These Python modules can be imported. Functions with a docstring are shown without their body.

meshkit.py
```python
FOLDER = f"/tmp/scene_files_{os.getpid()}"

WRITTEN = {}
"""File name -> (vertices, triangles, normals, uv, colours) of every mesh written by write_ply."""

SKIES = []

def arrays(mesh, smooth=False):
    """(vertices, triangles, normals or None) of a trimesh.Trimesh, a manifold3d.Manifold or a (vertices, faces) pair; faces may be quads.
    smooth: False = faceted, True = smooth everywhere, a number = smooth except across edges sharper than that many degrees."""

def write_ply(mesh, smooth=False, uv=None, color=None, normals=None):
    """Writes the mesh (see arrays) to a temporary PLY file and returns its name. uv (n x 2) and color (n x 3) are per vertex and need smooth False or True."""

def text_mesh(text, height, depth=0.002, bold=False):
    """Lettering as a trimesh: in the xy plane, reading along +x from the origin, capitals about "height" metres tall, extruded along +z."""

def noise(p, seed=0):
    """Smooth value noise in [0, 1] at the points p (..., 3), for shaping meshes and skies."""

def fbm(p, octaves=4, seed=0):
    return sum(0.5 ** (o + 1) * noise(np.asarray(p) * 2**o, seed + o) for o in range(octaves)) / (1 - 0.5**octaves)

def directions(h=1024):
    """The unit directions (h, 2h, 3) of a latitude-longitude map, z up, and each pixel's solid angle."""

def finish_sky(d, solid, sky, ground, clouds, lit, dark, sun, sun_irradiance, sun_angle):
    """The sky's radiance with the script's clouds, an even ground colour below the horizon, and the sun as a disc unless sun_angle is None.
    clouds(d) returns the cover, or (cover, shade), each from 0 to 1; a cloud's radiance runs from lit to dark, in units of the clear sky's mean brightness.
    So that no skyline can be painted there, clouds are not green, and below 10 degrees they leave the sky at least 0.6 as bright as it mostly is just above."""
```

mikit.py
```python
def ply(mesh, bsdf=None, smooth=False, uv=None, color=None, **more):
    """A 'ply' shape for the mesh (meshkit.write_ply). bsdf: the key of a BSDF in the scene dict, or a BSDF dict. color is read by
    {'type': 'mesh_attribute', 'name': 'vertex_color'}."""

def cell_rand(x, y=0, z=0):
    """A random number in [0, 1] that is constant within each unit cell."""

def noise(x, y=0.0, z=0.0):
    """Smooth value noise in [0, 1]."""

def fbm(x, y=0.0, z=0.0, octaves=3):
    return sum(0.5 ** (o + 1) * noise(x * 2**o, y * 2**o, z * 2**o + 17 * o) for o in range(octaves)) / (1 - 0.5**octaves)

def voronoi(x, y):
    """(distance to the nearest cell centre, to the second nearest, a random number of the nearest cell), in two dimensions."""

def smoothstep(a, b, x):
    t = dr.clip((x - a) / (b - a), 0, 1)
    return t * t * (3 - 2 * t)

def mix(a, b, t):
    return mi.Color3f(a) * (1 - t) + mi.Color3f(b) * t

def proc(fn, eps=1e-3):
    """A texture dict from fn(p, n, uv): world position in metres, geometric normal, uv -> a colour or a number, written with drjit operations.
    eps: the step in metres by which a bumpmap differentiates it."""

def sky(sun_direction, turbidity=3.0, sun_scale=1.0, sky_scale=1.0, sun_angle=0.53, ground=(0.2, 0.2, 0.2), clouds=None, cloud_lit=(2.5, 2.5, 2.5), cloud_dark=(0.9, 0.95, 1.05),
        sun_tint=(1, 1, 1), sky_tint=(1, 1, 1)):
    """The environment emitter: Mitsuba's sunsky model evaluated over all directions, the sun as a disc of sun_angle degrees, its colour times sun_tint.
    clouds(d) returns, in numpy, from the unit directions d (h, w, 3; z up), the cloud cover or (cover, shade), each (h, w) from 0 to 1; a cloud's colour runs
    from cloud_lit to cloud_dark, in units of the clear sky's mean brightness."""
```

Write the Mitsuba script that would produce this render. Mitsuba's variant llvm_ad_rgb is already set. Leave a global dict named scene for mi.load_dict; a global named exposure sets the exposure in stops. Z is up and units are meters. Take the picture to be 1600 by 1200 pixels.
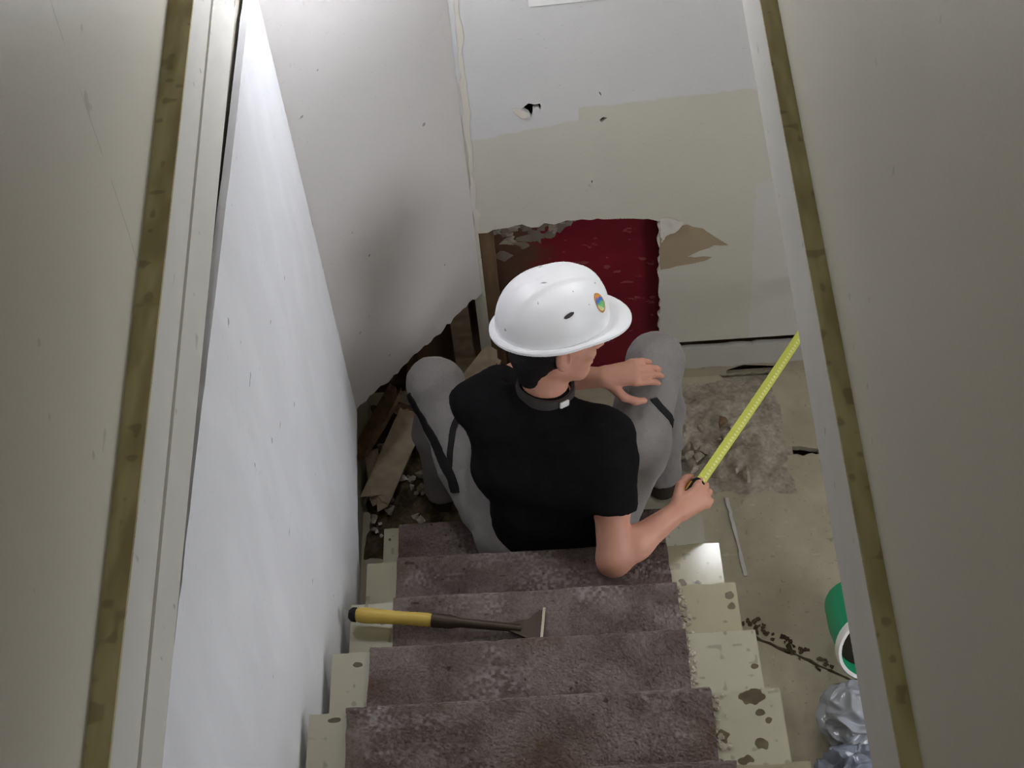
import math
import random

import numpy as np
import trimesh
import drjit as dr
import mitsuba as mi
import manifold3d as m3
from scipy.sparse import coo_matrix
from scipy.interpolate import CubicSpline
from shapely.geometry import Polygon, box as sbox
from shapely.ops import unary_union

import meshkit
import mikit
from mikit import proc, noise, fbm, voronoi, cell_rand, smoothstep, mix, ply

T = mi.ScalarTransform4f
rng = np.random.default_rng(7)
random.seed(7)
scene, labels = {}, {}

# ------------------------------------------------------------------ camera
EYE = np.array([0.06564, -1.99246, 3.08302])
PITCH, ROLL, YAW = math.radians(50.2596), math.radians(-5.8548), math.radians(-2.8369)
_f = np.array([math.sin(YAW) * math.cos(PITCH), math.cos(YAW) * math.cos(PITCH), -math.sin(PITCH)])
_r = np.array([math.cos(YAW), -math.sin(YAW), 0.0])
_u = np.cross(_r, _f)
_up = -math.sin(ROLL) * _r + math.cos(ROLL) * _u
scene['camera'] = {'type': 'perspective', 'fov': 39.49, 'fov_axis': 'x', 'near_clip': 0.05, 'far_clip': 50.0,
                   'to_world': T().look_at(origin=EYE.tolist(), target=(EYE + _f).tolist(), up=_up.tolist())}

# ------------------------------------------------------------------ light: daylight from a large window in the right wall of the lower room and a
# small one in the far wall, and an added, unseen fill lamp above the stairs
exposure = 0.0
WINDOW_RADIANCE = [6.4, 6.6, 7.0]
SMALL_WINDOW_RADIANCE = [24.0, 24.5, 25.5]
BULB_RADIANCE = [150.0, 152.0, 160.0]
FILL_LAMP_RADIANCE = [27.5, 26.8, 25.0]
WIN = (0.53, 0.80, 1.20, 1.525)           # far wall: x0, x1, z0, z1 of the opening
WIN_R = (-1.50, -0.50, 0.20, 1.30)       # right wall: y0, y1, z0, z1
YF = 0.88                                # front face of the far wall
ZF = -0.40                               # lower floor
ZU = 1.60                                # upper floor
ZC = 3.95                                # ceiling


# ------------------------------------------------------------------ helpers
def rgb(r, g, b):
    """sRGB 0-255 -> linear"""
    c = np.array([r, g, b], float) / 255
    return [float(x) for x in np.where(c <= 0.04045, c / 12.92, ((c + 0.055) / 1.055) ** 2.4)]


def key_for(name, parent=None):
    base = (parent + '__' if parent else '') + name
    if base not in scene and base not in labels:
        return base
    n = 1
    while f'{base}_{n:03d}' in scene or f'{base}_{n:03d}' in labels:
        n += 1
    return f'{base}_{n:03d}'


def obj(name, mesh, bsdf, parent=None, smooth=False, **kw):
    k = key_for(name, parent)
    scene[k] = ply(mesh, bsdf, smooth=smooth, **kw)
    return k


def tag(k, label=None, cat=None, group=None, kind=None):
    d = labels.setdefault(k, {})
    for a, b in (('label', label), ('category', cat), ('group', group), ('kind', kind)):
        if b:
            d[a] = b
    return k


def thing(name, label, cat, group=None):
    k = key_for(name)
    return tag(k, label, cat, group)


def bx(x0, x1, y0, y1, z0, z1):
    m = trimesh.creation.box((x1 - x0, y1 - y0, z1 - z0))
    m.apply_translation(((x0 + x1) / 2, (y0 + y1) / 2, (z0 + z1) / 2))
    return m


def rbox(sx, sy, sz, r=0.004, seg=6):
    """a box with rounded edges, centred"""
    s = m3.Manifold.sphere(r, seg)
    pts = [s.translate((a * (sx / 2 - r), b * (sy / 2 - r), c * (sz / 2 - r))) for a in (-1, 1) for b in (-1, 1) for c in (-1, 1)]
    m = m3.Manifold.batch_hull(pts).to_mesh()
    return trimesh.Trimesh(m.vert_properties[:, :3], m.tri_verts)


def hexa(p):
    """a solid from eight corners: four of one end, four of the other, in matching order"""
    return trimesh.Trimesh(p, trimesh.convex.convex_hull(np.asarray(p, float)).faces, process=False) if False else trimesh.convex.convex_hull(np.asarray(p, float))


def ragged(pts, step=0.02, amp=0.004, seed=0, closed=True, skip=()):
    """a polyline with its long edges broken into small uneven steps; edges whose index is in skip stay straight"""
    r = np.random.default_rng(seed)
    out = []
    n = len(pts)
    for i in range(n if closed else n - 1):
        a, b = np.array(pts[i], float), np.array(pts[(i + 1) % n], float)
        out.append(a)
        L = np.linalg.norm(b - a)
        k = int(L / step)
        if i in skip or k < 2:
            continue
        nn = np.array([-(b - a)[1], (b - a)[0]]) / L
        for j in range(1, k):
            out.append(a + (b - a) * (j + r.uniform(-.3, .3)) / k + nn * r.normal(0, amp))
    return out


def slab(poly, origin, u, v, thick, maxe=None):
    """a flat polygon in the (u, v) plane at origin, given thickness along u x v"""
    geoms = getattr(poly, 'geoms', [poly])
    ms = [trimesh.creation.extrude_polygon(g, thick, engine='earcut') for g in geoms]
    m = trimesh.util.concatenate(ms)
    u, v = np.array(u, float), np.array(v, float)
    M = np.eye(4)
    M[:3, 0], M[:3, 1], M[:3, 2], M[:3, 3] = u, v, np.cross(u, v), origin
    m.apply_transform(M)
    return m


def tube(path, rad, sides=10, caps=True):
    p = np.asarray(path, float)
    rad = np.broadcast_to(np.asarray(rad, float), (len(p),))
    t = np.gradient(p, axis=0)
    t /= np.linalg.norm(t, axis=1, keepdims=True)
    ref = np.array([0.13, 0.21, 0.97])
    if abs(t[0] @ ref) > .9:
        ref = np.array([0.97, 0.1, 0.2])
    V = []
    for i in range(len(p)):
        a = np.cross(t[i], ref)
        a /= np.linalg.norm(a)
        b = np.cross(t[i], a)
        ang = np.arange(sides) * 2 * np.pi / sides
        V.append(p[i] + rad[i] * (np.cos(ang)[:, None] * a + np.sin(ang)[:, None] * b))
    V = np.vstack(V)
    F = []
    for i in range(len(p) - 1):
        for j in range(sides):
            q = [i * sides + j, i * sides + (j + 1) % sides, (i + 1) * sides + (j + 1) % sides, (i + 1) * sides + j]
            F += [[q[0], q[1], q[2]], [q[0], q[2], q[3]]]
    if caps:
        V = np.vstack([V, p[0], p[-1]])
        n = len(V)
        for j in range(sides):
            F += [[n - 2, (j + 1) % sides, j], [n - 1, (len(p) - 1) * sides + j, (len(p) - 1) * sides + (j + 1) % sides]]
    m = trimesh.Trimesh(V, F, process=False)
    m.fix_normals()
    return m


def chunk(size, seed, squash=(1, 1, .7)):
    r = np.random.default_rng(seed)
    p = r.normal(size=(12, 3))
    p /= np.linalg.norm(p, axis=1, keepdims=True)
    p *= r.uniform(.7, 1.1, (12, 1)) * size * np.array(squash)
    m = trimesh.convex.convex_hull(p)
    return m


# --- signed distance modelling for the figure ---------------------------------------------------
class Field:
    def __init__(self, lo, hi, h):
        self.lo, self.h = np.array(lo, float), h
        self.n = np.ceil((np.array(hi) - lo) / h).astype(int) + 1
        self.d = np.full(self.n, 0.5, np.float32)

    def grid(self, lo, hi):
        a = np.clip(np.floor((np.array(lo) - self.lo) / self.h).astype(int), 0, self.n)
        b = np.clip(np.ceil((np.array(hi) - self.lo) / self.h).astype(int) + 1, 0, self.n)
        ax = [self.lo[i] + self.h * np.arange(a[i], b[i], dtype=np.float32) for i in range(3)]
        X, Y, Z = np.meshgrid(*ax, indexing='ij', sparse=True)
        return tuple(slice(a[i], b[i]) for i in range(3)), X.astype(np.float32), Y.astype(np.float32), Z.astype(np.float32)

    def smin(self, s, d, k):
        a = self.d[s]
        hh = np.clip(0.5 + 0.5 * (a - d) / k, 0, 1)
        self.d[s] = a * (1 - hh) + d * hh - k * hh * (1 - hh)

    def cone(self, a, b, ra, rb, k=0.025):
        a, b = np.array(a, float), np.array(b, float)
        m = max(ra, rb) + 2.5 * k + 2 * self.h
        s, X, Y, Z = self.grid(np.minimum(a, b) - m, np.maximum(a, b) + m)
        if 0 in self.d[s].shape:
            return self
        ab = b - a
        L2 = max(ab @ ab, 1e-9)
        t = np.clip(((X - a[0]) * ab[0] + (Y - a[1]) * ab[1] + (Z - a[2]) * ab[2]) / L2, 0, 1)
        d = np.sqrt((X - a[0] - t * ab[0]) ** 2 + (Y - a[1] - t * ab[1]) ** 2 + (Z - a[2] - t * ab[2]) ** 2) - (ra + (rb - ra) * t)
        self.smin(s, d, k)
        return self

    def ell(self, c, r, M=np.eye(3), k=0.02, sub=False):
        """ellipsoid with half axes r along the rows of M"""
        c, r = np.array(c, float), np.array(r, float)
        m = max(r) + 2.5 * k + 2 * self.h
        s, X, Y, Z = self.grid(c - m, c + m)
        if 0 in self.d[s].shape:
            return self
        P = [(X - c[0]) * M[i][0] + (Y - c[1]) * M[i][1] + (Z - c[2]) * M[i][2] for i in range(3)]
        k0 = np.sqrt(sum((P[i] / r[i]) ** 2 for i in range(3)))
        k1 = np.sqrt(sum((P[i] / r[i] ** 2) ** 2 for i in range(3)))
        d = k0 * (k0 - 1) / np.maximum(k1, 1e-6)
        if sub:
            a = self.d[s]
            hh = np.clip(0.5 - 0.5 * (a + d) / k, 0, 1)
            self.d[s] = a * (1 - hh) - d * hh + k * hh * (1 - hh)
        else:
            self.smin(s, d, k)
        return self

    def cut(self, p, n, k=0.006):
        """keep the side that n points away from"""
        s, X, Y, Z = self.grid(self.lo, self.lo + self.n * self.h)
        d = (X - p[0]) * n[0] + (Y - p[1]) * n[1] + (Z - p[2]) * n[2]
        a = self.d[s]
        self.d[s] = np.maximum(a, d)
        return self

    def points(self):
        s, X, Y, Z = self.grid(self.lo, self.lo + self.n * self.h)
        return X, Y, Z

    def mesh(self, smooth=3):
        """naive surface nets"""
        d = self.d
        neg = d < 0
        cnt = np.zeros(np.array(d.shape) - 1, np.uint8)
        for c in np.ndindex(2, 2, 2):
            cnt += neg[c[0]:d.shape[0] - 1 + c[0], c[1]:d.shape[1] - 1 + c[1], c[2]:d.shape[2] - 1 + c[2]]
        act = (cnt > 0) & (cnt < 8)
        I = np.argwhere(act)
        idx = np.full(act.shape, -1, np.int64)
        idx[act] = np.arange(len(I))
        acc, wt = np.zeros((len(I), 3)), np.zeros((len(I), 1))
        cs = list(np.ndindex(2, 2, 2))
        val = {c: d[I[:, 0] + c[0], I[:, 1] + c[1], I[:, 2] + c[2]] for c in cs}
        for c in cs:
            for ax in range(3):
                if c[ax] == 0:
                    e = list(c)
                    e[ax] = 1
                    e = tuple(e)
                    a, b = val[c], val[e]
                    on = (a < 0) != (b < 0)
                    t = np.where(on, a / np.where(on, a - b, 1), 0)
                    p = np.tile(np.array(c, float), (len(I), 1))
                    p[:, ax] = t
                    acc += p * on[:, None]
                    wt += on[:, None]
        V = (I + acc / wt) * self.h + self.lo
        F = []
        for ax in range(3):
            a, b = neg, np.roll(neg, -1, ax)
            sl = [slice(1, -1)] * 3
            sl[ax] = slice(0, -1)
            x = (a != b)[tuple(sl)]
            base = np.argwhere(x)
            off = np.array([1, 1, 1])
            off[ax] = 0
            base = base + off
            o1, o2 = [(ax + 1) % 3, (ax + 2) % 3]
            e1, e2 = np.eye(3, dtype=int)[o1], np.eye(3, dtype=int)[o2]
            q = [idx[tuple((base - w).T)] for w in (e1 + e2, e2, 0 * e1, e1)]
            q = np.stack(q, 1)
            flip = ~a[tuple(base.T)]
            q[flip] = q[flip][:, ::-1]
            F.append(q)
        F = np.vstack(F)
        F = F[(F >= 0).all(1)]
        F = np.vstack([F[:, [0, 1, 2]], F[:, [0, 2, 3]]])
        m = trimesh.Trimesh(V, F, process=False)
        m.remove_unreferenced_vertices()
        if smooth:
            e = m.edges_unique
            n = len(m.vertices)
            W = coo_matrix((np.ones(2 * len(e)), (np.r_[e[:, 0], e[:, 1]], np.r_[e[:, 1], e[:, 0]])), shape=(n, n)).tocsr()
            deg = np.maximum(np.asarray(W.sum(1)), 1)
            v = np.array(m.vertices)
            for _ in range(smooth):
                for w in (.5, -.52):
                    v = v + w * (W @ v / deg - v)
            m.vertices = v
        return m


# ------------------------------------------------------------------ materials
def mat(name, fn=None, color=None, rough=.7, bump=None, bump_scale=.002, eps=1e-3, **kw):
    d = {'type': 'principled', 'base_color': proc(fn) if fn else {'type': 'rgb', 'value': color}, 'roughness': rough, 'specular': kw.pop('specular', .3), **kw}
    if bump:
        d = {'type': 'bumpmap', 'bsdf': d, 'tex': proc(bump, eps), 'scale': bump_scale}
        d['tex'] = proc(bump, eps)
        d = {'type': 'bumpmap', 'nested': {**d['bsdf']}, 'tex': d['tex'], 'scale': bump_scale}
    scene[name] = {'type': 'twosided', 'bsdf': d}
    return name


def C(r, g, b):
    return mi.Color3f(*rgb(r, g, b))


def speck(p, s, lo, hi):
    return smoothstep(lo, hi, noise(p.x * s, p.y * s, p.z * s))


def far_paint(p, n, uv):
    """greyish white repaint over an older beige coat, with a stepped rolled edge; a paler strip low at the right"""
    x, z = p.x, p.z
    w = (noise(x * 45, 3, z * 45) - .5) * .008
    edge = dr.select(x < .165, .622 + (x + .13) * .17, .712 + (x - .165) * .05) + w
    up = smoothstep(edge - .004, edge + .004, z)
    strip = smoothstep(.637, .643, x + w + (z - .4) * .03) * smoothstep(.42, .40, z)
    c = mix(C(199, 196, 184), C(207, 206, 206), dr.maximum(up, strip * .55))
    c = c * (.955 + .09 * fbm(x * 6, p.y * 6, z * 6)) * (1 - .12 * speck(p, 160, .86, .95))
    return c


def upper_paint(p, n, uv):
    c = C(178, 174, 161) * (.94 + .12 * fbm(p.x * 3, p.y * 3, p.z * 3))
    c = c * (.97 + .06 * noise(p.x * 420, p.y * 420, p.z * 420))
    crack = dr.abs(p.y - (-.533 + .107 * (p.z - 1.68) + .012 * (fbm(p.z * 12, 1, 2) - .5)))
    crack = smoothstep(.003, .0006, crack) * smoothstep(.0, -.05, p.x) * smoothstep(.25, .45, noise(p.z * 22, 3, 1))
    blot = smoothstep(.022, .010, dr.sqrt((p.y + .498) ** 2 * 2 + (p.z - 1.92) ** 2) + .02 * (noise(p.y * 90, 1, p.z * 90) - .5)) * smoothstep(.0, -.05, p.x)
    return c * (1 - .2 * crack) * (1 - .22 * blot) * (1 - .2 * speck(p, 34, .93, .98))


def ledge_paint(p, n, uv):
    return mix(C(156, 149, 112), C(126, 117, 82), smoothstep(.35, .75, fbm(p.x * 30, p.y * 7, p.z * 30))) * (1 - .3 * speck(p, 60, .8, .92))


def trim_paint(p, n, uv):
    return C(186, 184, 178) * (.94 + .1 * fbm(p.x * 8, p.y * 8, p.z * 8)) * (1 - .35 * speck(p, 45, .9, .97))


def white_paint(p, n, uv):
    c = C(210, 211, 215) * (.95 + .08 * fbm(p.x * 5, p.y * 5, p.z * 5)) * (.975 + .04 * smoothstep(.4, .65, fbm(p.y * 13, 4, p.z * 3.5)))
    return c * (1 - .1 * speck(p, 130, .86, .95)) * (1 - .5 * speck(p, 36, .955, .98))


def grey_paint(p, n, uv):
    c = C(203, 200, 199) * (.95 + .09 * fbm(p.x * 5, p.y * 5, p.z * 5))
    return c * (1 - .1 * speck(p, 130, .86, .95)) * (1 - .5 * speck(p, 36, .955, .98))


def floor_paint(p, n, uv):
    c = mix(C(172, 164, 143), C(158, 150, 130), smoothstep(.35, .7, fbm(p.x * 5, p.y * 5, 2)))
    c = c * (.93 + .14 * fbm(p.x * 40, p.y * 40, 6)) * (1 - .45 * speck(p, 42, .93, .98)) * (1 - .25 * speck(p, 120, .9, .96)) + C(90, 88, 80) * .5 * speck(p + 5.3, 60, .94, .98)
    return c


STAINS = [(.396, -.735, .6, .026, .018), (.406, -.768, .6, .009, .008), (.420, -.786, .6, .006, .006), (.401, -.832, .6, .015, .014), (.367, -.862, .6, .014, .009),
          (.332, -.813, .6, .012, .016), (.436, -.565, .4, .008, .006), (.432, -.275, .2, .012, .010), (.433, -.302, .2, .011, .009), (.385, -.237, .2, .005, .005),
          (-.40, -.735, .6, .012, .006), (-.395, -.51, .4, .010, .007), (-.375, -.29, .2, .008, .012)]      # places where the paint has come off


def step_paint(p, n, uv):
    k = dr.floor(p.z * 5 + .45)
    c = mix(C(170, 166, 146), C(150, 145, 118), cell_rand(k, 4, 1))
    chip = smoothstep(.86, .88, fbm(p.x * 26, p.y * 26, p.z * 26 + 9) + .12 * noise(p.x * 6, p.y * 6, p.z * 6))
    w = (noise(p.x * 110, p.y * 110, p.z * 110) - .5) * .7
    for cx, cy, cz, rx, ry in STAINS:
        q = dr.sqrt(((p.x - cx) / rx) ** 2 + ((p.y - cy) / ry) ** 2 + ((p.z - cz) / .05) ** 2) + w
        chip = dr.maximum(chip, smoothstep(1.0, .85, q))
    c = mix(c, mix(C(104, 92, 66), C(72, 62, 48), noise(p.x * 60, p.y * 60, p.z * 60)), chip)
    return c * (.9 + .16 * fbm(p.x * 12, p.y * 12, p.z * 12)) * (1 - .3 * speck(p, 70, .84, .93))


def carpet_fn(p, n, uv):
    c = mix(C(116, 104, 101), C(92, 80, 77), smoothstep(.3, .7, fbm(p.x * 14, p.y * 14, p.z * 14)))
    g = noise(p.x * 330, p.y * 330, p.z * 330)
    g2 = noise(p.x * 150 + 7, p.y * 150, p.z * 150)
    c = c * (.55 + .5 * g + .4 * g2)
    dust = smoothstep(.50, .75, fbm(p.x * 9 + 4, p.y * 16, p.z * 9, 4)) * smoothstep(.35, .75, g2)
    c = mix(c, C(150, 145, 143), .6 * dust)
    brown = smoothstep(.52, .75, fbm(p.x * 5, p.y * 7 + 3, p.z * 5 + 8)) * smoothstep(.2, .6, g2)
    return mix(c, C(82, 62, 46), .6 * brown) * (1 - .5 * smoothstep(.86, .92, noise(p.x * 75, p.y * 75, p.z * 75 + 3)))


def rubble_fn(p, n, uv):
    c = mix(C(166, 158, 144), C(136, 128, 114), smoothstep(.3, .7, fbm(p.x * 22, p.y * 22, p.z * 22)))
    return c * (.75 + .5 * noise(p.x * 150, p.y * 150, p.z * 150))


def dark_rubble_fn(p, n, uv):
    c = mix(C(92, 80, 60), C(52, 42, 30), smoothstep(.3, .7, fbm(p.x * 22, p.y * 22, p.z * 22)))
    return c * (.7 + .6 * noise(p.x * 150, p.y * 150, p.z * 150))


def wood_fn(p, n, uv):
    g = fbm(p.x * 60, p.y * 60, p.z * 4)
    return mix(C(120, 98, 74), C(84, 64, 46), g) * (.8 + .4 * noise(p.x * 90, p.y * 90, p.z * 20))


def pale_wood_fn(p, n, uv):
    return mix(C(176, 160, 138), C(138, 120, 98), fbm(p.x * 14, p.y * 40, p.z * 40)) * (.85 + .3 * noise(p.x * 60, p.y * 60, p.z * 60))


def red_fn(p, n, uv):
    c = C(122, 26, 40) * (.6 + .5 * fbm(p.x * 9, p.y * 9, p.z * 9))
    a = smoothstep(.70, .76, fbm(p.x * 30 + 2, 1, p.z * 42, 4))
    c = mix(c, C(150, 84, 88), a * .7)
    rust = smoothstep(.10, -.02, p.x + .12 * (fbm(p.x * 20, 5, p.z * 20) - .5))
    return mix(c, C(86, 62, 48), rust)


def skin_fn(p, n, uv):
    return mix(C(212, 160, 138), C(196, 138, 118), fbm(p.x * 25, p.y * 25, p.z * 25))


def shirt_fn(p, n, uv):
    return C(20, 19, 21) * (.8 + .4 * noise(p.x * 40, p.y * 40, p.z * 40))


def pants_fn(p, n, uv):
    c = C(140, 136, 135) * (.88 + .22 * fbm(p.x * 10, p.y * 10, p.z * 10))
    return c * (.92 + .16 * noise(p.x * 400, p.y * 400, p.z * 400))


def hat_fn(p, n, uv):
    c = C(238, 239, 242)
    c = mix(c, C(150, 150, 140), .75 * smoothstep(.80, .86, fbm(p.x * 24 + 3, p.y * 24, p.z * 30, 4)))
    return mix(c, C(120, 122, 118), .8 * smoothstep(.93, .97, noise(p.x * 60 + 1, p.y * 60, p.z * 60)))


def dust_bump(p, n, uv):
    return fbm(p.x * 40, p.y * 40, p.z * 40)


def pile_bump(p, n, uv):
    return noise(p.x * 260, p.y * 260, p.z * 260)


mat('m_far', far_paint, rough=.55)
mat('m_upper', upper_paint, rough=.5)
mat('m_ledge', ledge_paint, rough=.8)
mat('m_trim', trim_paint, rough=.5)
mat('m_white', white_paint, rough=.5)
mat('m_grey', grey_paint, rough=.45)
mat('m_floor', floor_paint, rough=.55, bump=dust_bump, bump_scale=.004)
mat('m_step', step_paint, rough=.14, specular=.6)
mat('m_carpet', carpet_fn, rough=.95, bump=pile_bump, bump_scale=.004, specular=.05, sheen=.4)
mat('m_rubble', rubble_fn, rough=.95)
mat('m_dark_rubble', dark_rubble_fn, rough=.95)
mat('m_wood', wood_fn, rough=.8)
mat('m_pale_wood', pale_wood_fn, rough=.8)
mat('m_red', red_fn, rough=.45)
mat('m_skin', skin_fn, rough=.5)
mat('m_shirt', shirt_fn, rough=.9, specular=.1)
mat('m_pants', pants_fn, rough=.9, specular=.1)
mat('m_hat', hat_fn, rough=.38, specular=.4)
mat('m_plaster', color=rgb(150, 146, 136), rough=.95)
mat('m_mortar', color=rgb(118, 108, 94), rough=.95)
mat('m_gypsum', color=rgb(205, 200, 190), rough=.95)
mat('m_kraft', color=rgb(158, 142, 118), rough=.9)
mat('m_paper', color=rgb(212, 206, 196), rough=.8)
mat('m_masonry', color=rgb(128, 110, 90), rough=.95)
mat('m_soil', color=rgb(112, 98, 78), rough=.95)
mat('m_dark', color=rgb(40, 34, 26), rough=.95)
mat('m_eye', color=rgb(214, 208, 202), rough=.3)
mat('m_hair', color=rgb(24, 21, 22), rough=.6)
mat('m_black', color=rgb(24, 23, 25), rough=.7)
mat('m_strap', color=rgb(62, 58, 58), rough=.8)
mat('m_whiteplastic', color=rgb(236, 236, 234), rough=.35)
mat('m_yellow', color=rgb(196, 168, 82), rough=.45)
mat('m_steel', color=rgb(70, 60, 52), rough=.5, metallic=.5)
mat('m_edge', color=rgb(178, 168, 150), rough=.35, metallic=.6)
mat('m_tape', color=rgb(196, 206, 84), rough=.4)
mat('m_tapemark', color=rgb(226, 230, 150), rough=.4)
mat('m_green', color=rgb(38, 150, 106), rough=.35)
mat('m_ceiling', color=rgb(200, 196, 186), rough=.9)
mat('m_boot', color=rgb(52, 44, 36), rough=.7)
scene['m_bag'] = {'type': 'twosided', 'bsdf': {'type': 'principled', 'base_color': {'type': 'rgb', 'value': rgb(150, 153, 160)}, 'roughness': .18, 'specular': .6}}
scene['m_bag2'] = {'type': 'twosided', 'bsdf': {'type': 'principled', 'base_color': {'type': 'rgb', 'value': rgb(112, 117, 131)}, 'roughness': .18, 'specular': .6}}

# ------------------------------------------------------------------ the setting
S = 'structure'
# lower floor with the broken-out holes
hole = Polygon(ragged([(.729, .577), (.760, .586), (.784, .585), (.800, .580), (.835, .571), (.845, .556), (.815, .557), (.788, .548), (.770, .556), (.745, .552), (.724, .540)], .012, .002, 3))
gap = Polygon(ragged([(.575, .885), (.600, .850), (.645, .828), (.700, .832), (.740, .85), (.765, .885)], .012, .003, 4))
cr = Polygon(ragged([(.50, -.02), (.60, -.072), (.68, -.122), (.80, -.20), (.80, -.204), (.68, -.129), (.60, -.080), (.50, -.03)], .02, .002, 41))
fl = sbox(-.75, -2.6, 1.75, .90).difference(unary_union([hole, gap, cr.buffer(.001)]))
k = obj('floor', slab(fl, (0, 0, ZF - .02), (1, 0, 0), (0, 1, 0), .02), 'm_floor')
tag(k, 'dirty beige lower floor beside and below the stairs', kind=S)
k = obj('floor_bed', bx(-.8, 1.8, -2.6, 1.0, ZF - .14, ZF - .08), 'm_soil')
tag(k, 'earth bed below the broken floor', kind=S)

# far wall: plasterboard with a cut-out and a window opening
cut = Polygon([(-.128, -.5)] + ragged([(-.128, .290), (-.02, .312), (.02, .300), (.12, .318), (.372, .306)], .02, .004, 5, closed=False) + ragged([(.372, .306), (.380, .10), (.386, -.30)], .015, .003, 6, closed=False)[1:] + [(.386, -.5)])
win_hole = sbox(WIN[0], WIN[2], WIN[1], WIN[3])
chip1 = Polygon([(.020, .722), (.038, .738), (.055, .732), (.067, .735), (.071, .722), (.066, .712), (.063, .722), (.048, .720), (.047, .700), (.043, .690), (.038, .705)])
chip2 = Polygon([(.218, .668), (.228, .676), (.238, .672), (.230, .662), (.222, .658)])
chip3 = Polygon([(.192, .452), (.1935, .460), (.196, .460), (.195, .449)])
chip4 = Polygon([(.218, .757), (.221, .758), (.225, .748), (.223, .746)])
wf = sbox(-.16, ZF + .172, 1.75, ZC).difference(unary_union([cut, win_hole, chip1, chip2, chip3, chip4]))
wall_far = obj('wall_far', slab(wf, (0, YF + .012, 0), (1, 0, 0), (0, 0, 1), .012), 'm_far')
tag(wall_far, 'far wall board painted white above and beige below', kind=S)
k = obj('wall_far_backing', slab(sbox(-.75, ZF - .1, 1.75, ZC).difference(win_hole), (0, YF + .11, 0), (1, 0, 0), (0, 0, 1), .03), 'm_masonry')
tag(k, 'brown masonry behind the far wall board', kind=S)
for c, s in ((.60, .04),):
    pass
red = slab(Polygon([(-.09, ZF), (.42, ZF), (.42, .36), (-.09, .36)]), (0, YF + .055, 0), (1, 0, 0), (0, 0, 1), .004)
k = obj('red_panel', red, 'm_red', wall_far)
tag(k, 'dark red painted panel inside the cut-out')
k = obj('stud', bx(-.128, -.088, YF + .013, YF + .073, ZF, .40), 'm_wood', wall_far)
tag(k, 'rough timber stud at the left of the cut-out')
k = obj('stud', bx(-.245, -.185, YF + .02, YF + .075, ZF, .40), 'm_pale_wood', wall_far)
tag(k, 'brown timber board behind the corner panel')
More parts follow.
